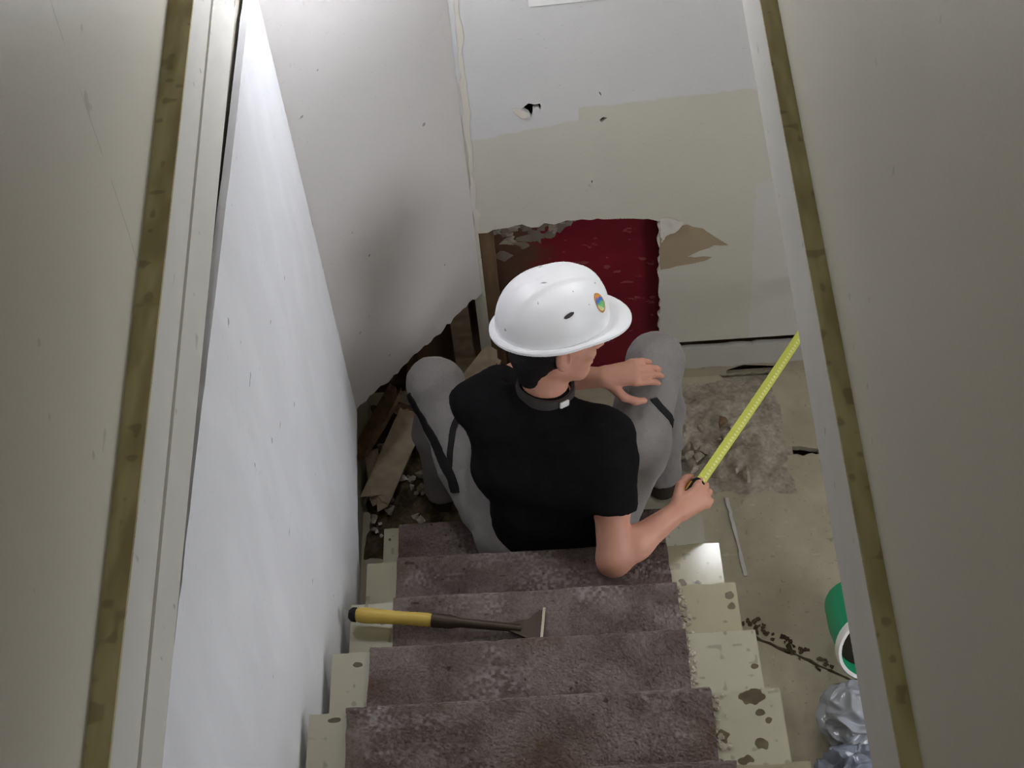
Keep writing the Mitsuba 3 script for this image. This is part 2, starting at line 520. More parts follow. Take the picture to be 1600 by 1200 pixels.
k = obj('stud', bx(-.40, -.33, YF + .03, YF + .075, ZF, .40), 'm_wood', wall_far)
# mortar left on the red panel under the top edge of the cut-out
r_ = np.random.default_rng(11)
for i in range(90):
    x = r_.uniform(-.08, .17)
    z = .305 - abs(r_.normal(0, .075)) * max(.05, 1 - max(0, x) * 5.5)
    m = chunk(r_.uniform(.018, .042), 100 + i, (1, .16, .8))
    m.apply_translation((x, YF + .052, z))
    k = obj('mortar_lump', m, 'm_mortar' if i % 3 else 'm_rubble', wall_far)
    if i == 0:
        tag(k, 'grey mortar stuck to the red panel')
# torn paper face right of the cut-out
t1 = Polygon(ragged([(.380, .245), (.395, .270), (.418, .262), (.455, .272), (.500, .252), (.548, .205), (.575, .180), (.535, .183), (.495, .165), (.455, .140), (.382, .150)], .02, .0025, 8))
t1 = t1.union(Polygon(ragged([(.383, .150), (.530, .135), (.480, .115), (.430, .108), (.384, .098)], .02, .002, 9)))
k = obj('torn_patch', slab(t1, (0, YF - .0004, 0), (1, 0, 0), (0, 0, 1), .0008), 'm_kraft', wall_far)
tag(k, 'brown torn board face right of the cut-out')
fl2 = [(.380, .300), (.400, .306), (.420, .300), (.446, .288), (.432, .262), (.420, .248), (.400, .238), (.386, .205), (.381, .25)]
m = slab(Polygon(ragged(fl2, .008, .0015, 10)), (0, YF - .001, 0), (1, 0, 0), (0, 0, 1), .0012).subdivide().subdivide()
v = m.vertices.copy()
q = np.clip((v[:, 0] - .385) / .06, 0, 1)
v[:, 1] -= .014 * q * (1 - .3 * q) + .004 * (meshkit.noise(v * 70) - .5)
m.vertices = v
k = obj('paper_flap', m, 'm_paper', wall_far, smooth=40)
tag(k, 'curled white paper flap at the corner of the cut-out')
for pts, d in (([(-.006, .722), (.010, .726), (.030, .716), (.040, .700), (.022, .694), (.006, .706)], .006), ([(.186, .445), (.190, .452), (.193, .446), (.189, .441)], .003)):
    m = slab(Polygon(ragged(pts, .006, .001, 12)), (0, YF - .001, 0), (1, 0, 0), (0, 0, 1), .001).subdivide()
    v = m.vertices.copy()
    v[:, 1] -= d * np.clip((v[:, 0] - v[:, 0].min()) / np.ptp(v[:, 0]), 0, 1)
    m.vertices = v
    obj('paper_flap', m, 'm_paper', wall_far)
k = obj('gypsum_edge', slab(Polygon(ragged([(-.138, .30), (-.125, .30), (-.105, 1.2), (-.118, 1.2)], .03, .003, 14)), (0, YF - .001, 0), (1, 0, 0), (0, 0, 1), .002), 'm_gypsum', wall_far)
tag(k, 'bare filler strip along the corner joint')

# baseboard under the far wall, gapped from the board above
m = bx(.392, 1.75, YF - .012, YF + .03, ZF + .004, ZF + .146)
bb = slab(Polygon(ragged([(.392, ZF + .05), (1.75, ZF + .05), (1.75, ZF + .146), (.392, ZF + .143)], .03, .0025, 21, skip=(1, 3))), (0, YF + .012, 0), (1, 0, 0), (0, 0, 1), .016)
k = obj('baseboard_far', bb, 'm_trim')
tag(k, 'pale baseboard with a dark gap above it', kind=S)
k = obj('ledge', slab(Polygon(ragged([(.392, ZF), (1.75, ZF), (1.75, ZF + .052), (.392, ZF + .052)], .03, .002, 22, skip=(1, 3))).difference(Polygon([(.58, ZF - .1), (.77, ZF - .1), (.75, ZF + .03), (.65, ZF + .045), (.60, ZF + .025)])), (0, YF + .016, 0), (1, 0, 0), (0, 0, 1), .016), 'm_floor', 'baseboard_far')

# window in the far wall, above the picture
wx0, wx1, wz0, wz1 = WIN
fr = 0.045
fw = .02
ring = sbox(wx0, wz0, wx1, wz1).difference(sbox(wx0 + fw, wz0 + fw, wx1 - fw, wz1 - fw))
k = obj('window_1', slab(ring, (0, YF + .05, 0), (1, 0, 0), (0, 0, 1), .05), 'm_whiteplastic')
tag(k, 'small white framed window in the far wall of the lower room', kind=S)
pane = trimesh.Trimesh([(wx0 + fw, YF + .014, wz0 + fw), (wx1 - fw, YF + .014, wz0 + fw), (wx1 - fw, YF + .014, wz1 - fw), (wx0 + fw, YF + .014, wz1 - fw)], [[0, 1, 2], [0, 2, 3]], process=False)
scene['window_1__pane'] = {**ply(pane, 'm_whiteplastic'), 'emitter': {'type': 'area', 'radiance': {'type': 'rgb', 'value': SMALL_WINDOW_RADIANCE}}}
k = obj('notice_sheet', slab(Polygon([(.055, 1.032), (.262, 1.040), (.262, 1.25), (.050, 1.245)]), (0, YF - .001, 0), (1, 0, 0), (0, 0, 1), .003), 'm_whiteplastic')
tag(k, 'white sheet fixed high on the far wall at the top edge', 'sheet')

# left wall: white board whose lower edge is cut off above the floor
def lx(y, z=0):
    """x of the left board's face"""
    return -.500 + .045 * (0.455 - y) / 2.0


L_ = 2.4
ang = math.atan2(.036, 2.0)
uL = np.array([math.sin(ang), -math.cos(ang), 0.0])          # runs towards the viewer
pw = [(0, .055), (.10, .050), (.30, .005), (.455, -.055), (.475, -.40), (L_, -.40), (L_, 1.446), (1.2, 1.453), (.5, 1.449), (0, 1.456)]
pw = ragged(pw[:5], .02, .0035, 31, closed=False, skip=(3,)) + ragged(pw[5:] + [pw[0]], .05, .0015, 32, closed=False, skip=(0,))
m = slab(Polygon(pw), (-.500, .455, 0), uL, (0, 0, 1), .014)
m.apply_translation(-np.cross(uL, [0, 0, 1]) * .014)
if np.cross(uL, [0, 0, 1])[0] > 0:
    pass
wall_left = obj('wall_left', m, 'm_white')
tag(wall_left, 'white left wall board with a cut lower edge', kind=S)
k = obj('wall_left_lower', bx(-.60, -.535, -2.6, YF + .1, ZF, 1.45), 'm_plaster')
tag(k, 'grey plaster behind the left wall board', kind=S)

# diagonal corner board between the left wall and the far wall
A, B = np.array([-.500, .455, 0]), np.array([-.137, YF - .002, 0])
uD = (B - A) / np.linalg.norm(B - A)
LD = float(np.linalg.norm(B - A))
nD = np.cross(uD, [0, 0, 1.0])
def diag_bulge(u, z):
    return np.zeros_like(u)


zs = np.linspace(.05, ZC, 60)
us = np.linspace(0, LD, 40)
rag = np.random.default_rng(33).normal(0, .004, 40)
U_, Z_ = np.meshgrid(us, zs, indexing='ij')
low = .052 + .004 * np.sin(us * 30) + rag
low[0] = .055
Z_ = low[:, None] + (Z_ - .05) * ((ZC - low[:, None]) / (ZC - .05))
P = A + U_[..., None] * uD + Z_[..., None] * np.array([0, 0, 1.0]) + diag_bulge(U_, Z_)[..., None] * nD
Q = P - nD * .013
nu, nz = U_.shape
V = np.vstack([P.reshape(-1, 3), Q.reshape(-1, 3)])
ii = np.arange(nu * nz).reshape(nu, nz)
quads = np.stack([ii[:-1, :-1], ii[1:, :-1], ii[1:, 1:], ii[:-1, 1:]], -1).reshape(-1, 4)
o = nu * nz
side = []
for e in (ii[:, 0], ii[:, -1][::-1], ii[0][::-1], ii[-1]):
    side.append(np.stack([e[:-1], e[:-1] + o, e[1:] + o, e[1:]], -1))
quads = np.vstack([quads, quads[:, ::-1] + o] + side)
wall_corner = obj('wall_corner', (V, quads), 'm_grey', smooth=35)
te = Polygon(ragged([(.004, .50), (.012, .50), (.013, 1.9), (.004, 1.9)], .02, .003, 35, skip=(3,)))
k = obj('torn_edge', slab(te, A + nD * .0004, uD, (0, 0, 1), .001), 'm_kraft', wall_corner)
tag(k, 'torn brown edge of the corner board')
tag(wall_corner, 'grey white board across the corner, cut off above the rubble', kind=S)

# upper walls, ledges and fascias left and right of the stairwell
def strip(p0, p1, q0, q1, y0=-2.9, y1=.86):
    """extend the line through p0, p1 (and q0, q1) to y0 .. y1"""
    def at(a, b, y):
        a, b = np.array(a, float), np.array(b, float)
        return a + (b - a) * (y - a[1]) / (b[1] - a[1])
    return [at(p0, p1, y0), at(p0, p1, y1), at(q0, q1, y1), at(q0, q1, y0)]


def prism(section, y0, y1):
    """a solid with the xz section at the near and far end: section(y) -> list of (x, z)"""
    a, b = [(x, y0, z) for x, z in section(y0)], [(x, y1, z) for x, z in section(y1)]
    return trimesh.convex.convex_hull(np.array(a + b))


def lin(y, ya, va, yb, vb):
    return va + (vb - va) * (y - ya) / (yb - ya)


ZL = 1.65
XL = lambda y: -.5131 - .0485 * y          # inner edge of the left ledge
XLo = lambda y: -.5548 - .0590 * y         # where the left upper wall stands
XLb = lambda y: -.4935 - .0368 * y
XLv = lambda y: -.5074 - .0489 * y
XR = lambda y: .4406 + .0300 * y
XRo = lambda y: .4683 + .0339 * y
yl1 = .40
k = obj('gap_backing', prism(lambda y: [(-.5 + .018 * (.455 - y) - .008, 1.40), (-.5 + .018 * (.455 - y) - .008, 1.475), (-.62, 1.475), (-.62, 1.40)], -2.9, .445), 'm_plaster', wall_left)  # backing added so the shaded gap comes out grey instead of black
tag(k, 'added grey backing in the gap above the white board')
k = obj('wall_left_upper', prism(lambda y: [(XLo(y), ZL - .01), (XLo(y) - .1, ZL - .01), (XLo(y) - .1, ZC), (XLo(y), ZC)], -3.4, yl1), 'm_upper')
tag(k, 'beige upper wall on the left above the ledge', kind=S)
k = obj('trim_1', prism(lambda y: [(XL(y), ZL - .006), (XLo(y) - .05, ZL - .006), (XLo(y) - .05, ZL), (XL(y), ZL)], -3.4, yl1), 'm_ledge')
tag(k, 'olive dirty ledge along the left upper wall', kind=S)
k = obj('trim_2', prism(lambda y: [(XLv(y) - .002, 1.56), (XL(y) - .05, 1.56), (XL(y) - .05, ZL - .006), (XL(y) - .002, ZL - .006)], -3.4, yl1), 'm_trim')
tag(k, 'pale fascia below the left ledge', kind=S)

k = obj('trim_3', prism(lambda y: [(XLv(y) + .002, 1.56), (XL(y) - .05, 1.56), (XL(y) - .05, 1.466), (XLb(y), 1.466)], -3.4, yl1), 'm_trim')
tag(k, 'lower fascia board above the white left board', kind=S)
k = obj('wall_right_upper', prism(lambda y: [(XRo(y), ZL - .01), (XRo(y) + .1, ZL - .01), (XRo(y) + .1, ZC), (XRo(y), ZC)], -3.4, YF - .001), 'm_upper')
tag(k, 'beige upper wall on the right above the ledge', kind=S)
k = obj('trim_4', prism(lambda y: [(XR(y), ZL - .006), (XRo(y) + .05, ZL - .006), (XRo(y) + .05, ZL), (XR(y), ZL)], -3.4, YF - .001), 'm_ledge')
tag(k, 'olive dirty ledge along the right upper wall', kind=S)
k = obj('trim_5', prism(lambda y: [(XR(y) + .010, 1.45), (XR(y) + .06, 1.45), (XR(y) + .06, ZL - .006), (XR(y) + .002, ZL - .006)], -3.4, YF - .001), 'm_trim')
tag(k, 'pale fascia below the right ledge', kind=S)
k = obj('ceiling_lower', bx(.50, 1.75, -2.6, YF - .001, 1.53, 1.60), 'm_ceiling')
tag(k, 'underside of the upper floor right of the stairs', kind=S)
y0, y1, z0, z1 = WIN_R
k = obj('wall_right', slab(sbox(-2.6, ZF, YF + .1, ZC).difference(sbox(y0, z0, y1, z1)), (1.75, 0, 0), (0, 1, 0), (0, 0, 1), .1), 'm_far')
k2 = obj('window_2', slab(sbox(y0, z0, y1, z1).difference(sbox(y0 + fr, z0 + fr, y1 - fr, z1 - fr)), (1.76, 0, 0), (0, 1, 0), (0, 0, 1), .05), 'm_whiteplastic')
tag(k2, 'large white framed window in the right wall of the lower room', kind=S)
obj('sash_bar', bx(1.765, 1.79, (y0 + y1) / 2 - .02, (y0 + y1) / 2 + .02, z0 + fr, z1 - fr), 'm_whiteplastic', 'window_2')
pane = trimesh.Trimesh([(1.80, y1 - fr, z0 + fr), (1.80, y0 + fr, z0 + fr), (1.80, y0 + fr, z1 - fr), (1.80, y1 - fr, z1 - fr)], [[0, 2, 1], [0, 3, 2]], process=False)
pane.invert() if pane.face_normals[0][0] > 0 else None
scene['window_2__pane'] = {**ply(pane, 'm_whiteplastic'), 'emitter': {'type': 'area', 'radiance': {'type': 'rgb', 'value': WINDOW_RADIANCE}}}
tag(k, 'right wall of the lower room', kind=S)
k = obj('wall_near', bx(-.75, 1.85, -2.7, -2.6, ZF, 1.6), 'm_ceiling')
tag(k, 'wall behind the stairs', kind=S)
k = obj('wall_back', bx(-.75, 1.85, -3.5, -3.4, 1.5, ZC), 'm_upper')
tag(k, 'wall at the back of the upper landing', kind=S)
k = obj('ceiling', bx(-.85, 1.85, -3.5, YF + .12, ZC, ZC + .1), 'm_ceiling')
tag(k, 'ceiling over the stairwell', kind=S)
k = obj('floor_upper', bx(-.47, .42, -3.4, -1.93, 1.50, ZU), 'm_floor')
tag(k, 'upper landing', kind=S)

# unseen fill lamp, added above the stairs to brighten the upper walls
t = thing('fill_lamp', 'added round white fill lamp above the stairs, out of view', 'lamp')
m = trimesh.creation.cylinder(.15, .03, sections=32)
m.apply_translation((-.25, -1.05, ZC - .015))
obj('base', m, 'm_whiteplastic', t)
ang_ = np.arange(32) * 2 * np.pi / 32
V = np.vstack([np.stack([-.25 + .14 * np.cos(ang_), -1.05 + .14 * np.sin(ang_), np.full(32, ZC - .032)], 1), [[-.25, -1.05, ZC - .032]]])
F = np.stack([(np.arange(32) + 1) % 32, np.arange(32), np.full(32, 32)], 1)
scene[t + '__diffuser'] = {**ply((V, F), 'm_whiteplastic'), 'emitter': {'type': 'area', 'radiance': {'type': 'rgb', 'value': FILL_LAMP_RADIANCE}}}

# bulb lamp on a bracket high on the corner board
t = thing('wall_lamp', 'bare bulb lamp on a bracket high on the corner board', 'lamp')
lp = A + uD * .22 + nD * .13 + np.array([0, 0, 1.60])
m = trimesh.creation.cylinder(.04, .02, sections=24)
m.apply_transform(trimesh.geometry.align_vectors([0, 0, 1], nD))
m.apply_translation(A + uD * .22 + nD * .011 + np.array([0, 0, 1.74]))
obj('base', m, 'm_whiteplastic', t)
obj('arm', tube([A + uD * .22 + nD * .02 + np.array([0, 0, 1.74]), A + uD * .22 + nD * .11 + np.array([0, 0, 1.76]), lp + [0, 0, .08], lp + [0, 0, .04]], .009), 'm_whiteplastic', t)
m = trimesh.creation.icosphere(2, .045)
m.apply_translation(lp)
scene[t + '__bulb'] = {**ply(m, 'm_whiteplastic', smooth=True), 'emitter': {'type': 'area', 'radiance': {'type': 'rgb', 'value': BULB_RADIANCE}}}

# ------------------------------------------------------------------ staircase
RISE, GO = .19954, .24018
stair = thing('staircase', 'painted straight flight of steps going down to the cut-out wall', 'stairs')
XS0, XS1 = -.45, .45
def step_poly(x0, x1, y0, y1, seed):
    r = np.random.default_rng(seed)
    far = ragged([(x1, y1), (x0, y1)], .03, .0018, seed, closed=False)
    return Polygon([(x0, y0), (x1, y0)] + far + [(x0, y1)]).buffer(-.002).buffer(.002, join_style=1)


for kk in range(-1, 8):
    y1 = -kk * GO
    z1 = kk * RISE
    m = slab(step_poly(XS0 + (.01 if kk == -1 else 0), XS1 - (.01 if kk == -1 else 0), y1 - GO - .03, y1, 50 + kk), (0, 0, z1 - .032), (1, 0, 0), (0, 1, 0), .032)
    obj('tread', m, 'm_step', stair)
    obj('riser', bx(XS0 + .006, XS1 - .006, y1 - GO - .03, y1 - .015, z1 - RISE, z1 - .032), 'm_step', stair)

# carpet runner, one piece for each step, with a rolled front edge and ragged sides
runner = thing('carpet_runner', 'worn mauve grey carpet strip covering the middle of the steps', 'carpet')
def carpet_piece(kk, x0, x1, seed):
    r = np.random.default_rng(seed)
    y1, z1 = -kk * GO, kk * RISE
    th = .011
    # profile from the back of the tread over the front edge and down the riser
    prof = [(y1 - GO + .012, z1 + th)] + [(y1 - GO + .012 + (GO - .02) * i / 10, z1 + th) for i in range(1, 10)]
    for a in np.linspace(90, -20, 8):
        prof.append((y1 - .004 + (th + .004) * math.cos(math.radians(a)), z1 - .004 + (th + .004) * math.sin(math.radians(a))))
    prof += [(y1 + .008, z1 - .04), (y1 - .002, z1 - .06), (y1 - .004, z1 - RISE + .02)]
    prof = np.array(prof)
    tt = np.gradient(prof, axis=0)
    tt /= np.linalg.norm(tt, axis=1, keepdims=True)
    nn = np.stack([tt[:, 1], -tt[:, 0]], 1)
    nx = 70
    xs = np.linspace(0, 1, nx)
    P, Q = [], []
    le = x0 + .006 * np.cumsum(r.normal(0, .35, len(prof))) * .5
    re = x1 + .006 * np.cumsum(r.normal(0, .35, len(prof))) * .5
    for i, (py, pz) in enumerate(prof):
        X = le[i] + (re[i] - le[i]) * xs
        wav = .0025 * (meshkit.noise(np.stack([X * 60, np.full(nx, py * 60 + kk * 7), np.full(nx, pz * 60)], 1)) - .5) + .003 * (meshkit.noise(np.stack([X * 9, np.full(nx, py * 9 + kk * 7), np.full(nx, pz * 9)], 1)) - .5)
        P.append(np.stack([X, py - nn[i, 0] * wav, pz - nn[i, 1] * wav], 1))
        Q.append(np.stack([X, np.full(nx, py + nn[i, 0] * (th - .001)), np.full(nx, pz + nn[i, 1] * (th - .001))], 1))
    P, Q = np.array(P), np.array(Q)
    n0, n1 = P.shape[:2]
    V = np.vstack([P.reshape(-1, 3), Q.reshape(-1, 3)])
    ii = np.arange(n0 * n1).reshape(n0, n1)
    quads = np.stack([ii[:-1, :-1], ii[:-1, 1:], ii[1:, 1:], ii[1:, :-1]], -1).reshape(-1, 4)
    o = n0 * n1
    sd = [np.stack([e[:-1], e[:-1] + o, e[1:] + o, e[1:]], -1) for e in (ii[:, 0][::-1], ii[:, -1], ii[0], ii[-1][::-1])]
    quads = np.vstack([quads, quads[:, ::-1] + o] + sd)
    F = np.vstack([quads[:, [0, 1, 2]], quads[:, [0, 2, 3]]])
    m = trimesh.Trimesh(V, F, process=False)
    m.fix_normals()
    return m


CARPET = {-1: (-.40, .33), 0: (-.372, .315), 1: (-.350, .312), 2: (-.366, .300), 3: (-.372, .318), 4: (-.375, .325), 5: (-.37, .32), 6: (-.37, .32), 7: (-.37, .32)}
for kk, (a, b) in CARPET.items():
    obj('carpet_piece', carpet_piece(kk, a, b, 70 + kk), 'm_carpet', runner, smooth=50)
# frayed pale underlay along the right side of the carpet
r_ = np.random.default_rng(5)
for kk, x in ((2, .300), (3, .318), (1, .312)):
    ms = []
    for i in range(34):
        m = chunk(r_.uniform(.003, .009), 900 + kk * 50 + i, (1, 1, .35))
        m.apply_translation((x + abs(r_.normal(.008, .008)), -kk * GO - r_.uniform(.0, GO - .03), kk * RISE + .003))
        ms.append(m)
    k = obj('frayed_underlay', trimesh.util.concatenate(ms), 'm_rubble', runner)
    tag(k, 'crumbled pale underlay at the carpet edge', kind='stuff')

# ------------------------------------------------------------------ the person, sitting on a low step, back to the viewer, head turned right
HC = np.array([.066, .292, .492])
def frame(az, pitch, roll):
    """forward, right and up of something that faces az degrees left of +x"""
    a, b, c = math.radians(az), math.radians(pitch), math.radians(roll)
    F = np.array([math.cos(a) * math.cos(b), math.sin(a) * math.cos(b), math.sin(b)])
    R = np.cross(F, [0, 0, 1.0])
    R /= np.linalg.norm(R)
    U = np.cross(R, F)
    return F, math.cos(c) * R + math.sin(c) * U, math.cos(c) * U - math.sin(c) * R


HF, HR, HU = frame(15, -9, 17)
HM = np.array([HF, HR, HU])


def hp(f, r, u):
    return HC + f * HF + r * HR + u * HU


J = dict(hipL=(-.075, .13, -.085), hipR=(.14, .13, -.085), kneeL=(-.268, .515, .075), kneeR=(.335, .525, .105), ankL=(-.285, .455, -.315), ankR=(.355, .46, -.315),
         shL=(-.145, .262, .305), shR=(.185, .145, .290), elL=(-.045, .49, .115), elR=(.178, -.068, .058), wrL=(.185, .40, .205), wrR=(.345, .040, .090))
J = {k_: np.array(v_) for k_, v_ in J.items()}


def fingers(Fd, wrist, d, b, curls, thumb_side, spread=.019, thumb=None, scale=1.0, spl=0.0):
    """palm and five separate fingers: d = towards the fingers, b = back of the hand"""
    d, b = d / np.linalg.norm(d), b - d * (b @ d)
    b /= np.linalg.norm(b)
    s = np.cross(d, b) * thumb_side
    K = scale
    for q in (-1.15, -.4, .4, 1.15):
        Fd.cone(wrist + d * .012 + s * q * .011 * K, wrist + d * .085 * K + s * q * spread * K, .0175 * K, .0125 * K, .012)
    lens = [(.043, .026, .020), (.047, .030, .022), (.044, .028, .021), (.034, .021, .018)]
    for i, q in enumerate((1.5, .5, -.5, -1.5)):
        p = wrist + d * (.086 if i in (1, 2) else .080) * K + s * q * spread * K
        ang = 0
        for j, L in enumerate(lens[i]):
            ang += math.radians(curls[j])
            dd = d * math.cos(ang) - b * math.sin(ang) + s * q * spl
            dd /= np.linalg.norm(dd)
            e = p + dd * L * K
            Fd.cone(p, e, (.0098 - .001 * j) * K, (.0090 - .001 * j) * K, .003)
            p = e
    t0 = wrist + d * .022 * K + s * .024 * K - b * .006
    dirs = thumb or [(.62, .70, -.30), (.85, .35, -.40), (.9, .05, -.45)]
    for L, r0, r1, (a, c, e) in zip((.042, .034, .026), (.0165, .0118, .0108), (.0120, .0108, .0088), dirs):
        dd = d * a + s * c + b * e
        dd /= np.linalg.norm(dd)
        q = t0 + dd * L * K
        Fd.cone(t0, q, r0 * K, r1 * K, .005)
        t0 = q


def torso(Fd, g, k=.035):
    Fd.cone((-.03, .115, -.05), (.10, .105, -.05), .105 + g, .105 + g, k)
    Fd.cone((-.035, .115, .05), (.105, .095, .05), .092 + g, .092 + g, k)
    Fd.cone((-.065, .165, .165), (.125, .105, .155), .103 + g, .103 + g, k)
    Fd.cone((-.085, .225, .255), (.135, .140, .245), .088 + g, .088 + g, k)
    Fd.cone((-.10, .255, .305), (.150, .165, .292), .060 + g, .060 + g, k)
    Fd.cone((.02, .235, .30), (.035, .245, .365), .075 + g, .058 + g, k)


B_ = Field((-.42, -.16, -.40), (.53, .80, .62), .0042)
torso(B_, -.022)
for sd in 'LR':
    B_.cone(J['hip' + sd], J['knee' + sd], .075, .052, .03).cone(J['knee' + sd], J['ank' + sd], .048, .034, .02)
    B_.cone(J['ank' + sd], J['ank' + sd] + [0, .13, -.045], .034, .024, .02)
    sh, el, wr = J['sh' + sd], J['el' + sd], J['wr' + sd]
    B_.cone(sh, sh + (el - sh) * .55, .045, .046, .02)
    B_.cone(sh + (el - sh) * .35, el, .046, .041, .02)
    B_.cone(el, el + (wr - el) * .35, .041, .041, .02)
    B_.cone(el + (wr - el) * .35, wr, .041, .0265, .02)
dR, bR = np.array([.80, .50, .05]), np.array([.22, -.60, .75])
fingers(B_, J['wrR'], dR, bR, (50, 75, 55), -1, thumb=[(.70, .55, -.45), (.9, .10, -.55), (.85, -.25, -.6)])
dL, bL = np.array([.93, .10, .02]), np.array([-.05, -.45, .9])
fingers(B_, J['wrL'], dL, bL, (18, 28, 18), 1, thumb=[(.55, .80, -.15), (.85, .42, -.25), (.98, .0, -.35)])
# head
B_.cone((.032, .24, .31), hp(-.022, 0, -.055), .058, .055, .02)
B_.ell(hp(-.010, 0, .030), (.098, .077, .096), HM, .01)
B_.ell(hp(.038, 0, -.040), (.058, .057, .072), HM, .02)
B_.ell(hp(.066, 0, -.094), (.026, .026, .020), HM, .02)
B_.cone(hp(-.01, -.045, -.055), hp(.055, -.022, -.092), .020, .016, .02).cone(hp(-.01, .045, -.055), hp(.055, .022, -.092), .020, .016, .02)
B_.ell(hp(.078, 0, .020), (.018, .048, .012), HM, .012)
for sgn in (-1, 1):
    B_.ell(hp(.092, sgn * .031, .001), (.014, .017, .011), HM, .008, sub=True)
    B_.ell(hp(.084, sgn * .031, .010), (.012, .017, .007), HM, .005)
    B_.ell(hp(.072, sgn * .038, -.028), (.022, .022, .018), HM, .015)
B_.cone(hp(.090, 0, .008), hp(.117, 0, -.028), .0085, .0125, .008)
for sgn in (-1, 1):
    B_.ell(hp(.104, sgn * .011, -.032), (.011, .008, .008), HM, .006)
    B_.ell(hp(-.004, sgn * .081, -.012), (.021, .0095, .034), HM, .004)
    B_.ell(hp(.003, sgn * .0915, -.008), (.0105, .011, .018), HM, .002, sub=True)
B_.ell(hp(.093, 0, -.060), (.011, .024, .006), HM, .005).ell(hp(.090, 0, -.073), (.011, .021, .006), HM, .005)
B_.ell(hp(.102, 0, -.0665), (.010, .024, .0018), HM, .003, sub=True)
person = obj('person', B_.mesh(3), 'm_skin', smooth=True)
tag(person, 'person in black T-shirt and grey trousers sitting on the lowest step, holding a tape measure', 'person')
for sgn in (-1, 1):
    e = trimesh.creation.icosphere(3, .0115)
    e.apply_translation(hp(.0785, sgn * .031, .001))
    k = obj('eye', e, 'm_eye', person, smooth=True)
    e = trimesh.creation.icosphere(2, .0056)
    e.apply_translation(hp(.0849, sgn * .0312, -.001))
    tag(obj('iris', e, 'm_hair', k, smooth=True), 'dark iris')

# T-shirt
S_ = Field((-.36, -.16, -.16), (.42, .56, .46), .005)
torso(S_, 0)
for sd, fr_ in (('L', .66), ('R', .60)):
    sh, el = J['sh' + sd], J['el' + sd]
    ax = (el - sh) / np.linalg.norm(el - sh)
    G_ = Field(S_.lo, S_.lo + (S_.n - 1) * S_.h, S_.h)
    G_.cone(sh, sh + (el - sh) * (fr_ + .15), .064, .064, .035)
    G_.cut(sh + (el - sh) * fr_, ax)
    hh = np.clip(0.5 + 0.5 * (S_.d - G_.d) / .03, 0, 1)
    S_.d = S_.d * (1 - hh) + G_.d * hh - .03 * hh * (1 - hh)
S_.cut((.03, .0, -.035), (0, -.15, -1))
neck_ax = hp(-.022, 0, -.055) - np.array([.032, .24, .31])
neck_ax /= np.linalg.norm(neck_ax)
S_.cut(np.array([.032, .24, .31]) + neck_ax * .062, neck_ax)


def wrinkle(m, amp, fr, seed, stretch=(1, 1, 1)):
    v = m.vertices
    n = m.vertex_normals
    w = meshkit.fbm(v * np.array(stretch) * fr, 3, seed) - .5
    m.vertices = v + n * (amp * w)[:, None] * 2
    return m


obj('t_shirt', wrinkle(wrinkle(S_.mesh(3), .009, 8, 1, (1, 1, .5)), .005, 20, 6, (.6, 1, 1)), 'm_shirt', person, smooth=True)
tag('person__t_shirt', 'black short sleeved T-shirt')

# trousers
P_ = Field((-.46, -.08, -.40), (.55, .75, .26), .005)
P_.cone((-.05, .125, -.082), (.115, .12, -.082), .112, .112, .03)
for sd, mid in (('L', (-.185, .33, -.02)), ('R', (.265, .325, .0))):
    h_, k_, a_ = J['hip' + sd], J['knee' + sd], J['ank' + sd]
    P_.cone(h_, mid, .104, .090, .035).cone(mid, k_, .090, .072, .03)
    P_.cone(k_, k_ + (a_ - k_) * .45, .068, .072, .02).cone(k_ + (a_ - k_) * .4, a_ + [0, 0, .01], .070, .060, .02)
    P_.ell(k_ + np.array([0, .005, .012]), (.070, .070, .066), k=.03)
P_.cut((0, 0, .045), (0, 0, 1)) if False else None
P_.cut((0, 0, -.325), (0, 0, -1))
obj('trousers', wrinkle(wrinkle(P_.mesh(3), .008, 11, 2), .006, 22, 12, (1, 1, .5)), 'm_pants', person, smooth=True)
tag('person__trousers', 'grey work trousers')
_tv, _tf = meshkit.WRITTEN[scene['person__trousers']['filename']][:2]
TROUSERS = trimesh.Trimesh(_tv, _tf, process=False)


def band(pts, w, n=44, k=7):
    """a flat band lying on the trousers along pts"""
    p = np.array(pts, float)
    c = CubicSpline(np.linspace(0, 1, len(p)), p)(np.linspace(0, 1, n))
    c, _, tri = trimesh.proximity.closest_point(TROUSERS, c)
    nn = TROUSERS.face_normals[tri]
    for _ in range(6):
        nn = nn + np.vstack([nn[:1], nn[:-1]]) + np.vstack([nn[1:], nn[-1:]])
    nn /= np.linalg.norm(nn, axis=1, keepdims=True)
    t = np.gradient(c, axis=0)
    sdir = np.cross(t, nn)
    sdir /= np.linalg.norm(sdir, axis=1, keepdims=True)
    G = c[:, None] + (np.linspace(-w, w, k)[None, :, None]) * sdir[:, None]
    q, _, tri = trimesh.proximity.closest_point(TROUSERS, G.reshape(-1, 3))
    up = np.repeat(nn, k, 0)
    top, bot = q + up * .0035, q - up * .003
    ii = np.arange(n * k).reshape(n, k)
    quads = np.stack([ii[:-1, :-1], ii[1:, :-1], ii[1:, 1:], ii[:-1, 1:]], -1).reshape(-1, 4)
    o = n * k
    sd = [np.stack([e[:-1], e[:-1] + o, e[1:] + o, e[1:]], -1) for e in (ii[:, 0], ii[:, -1][::-1], ii[0][::-1], ii[-1])]
    quads = np.vstack([quads, quads[:, ::-1] + o] + sd)
    m = trimesh.Trimesh(np.vstack([top, bot]), np.vstack([quads[:, [0, 1, 2]], quads[:, [0, 2, 3]]]), process=False)
    m.fix_normals()
    return m


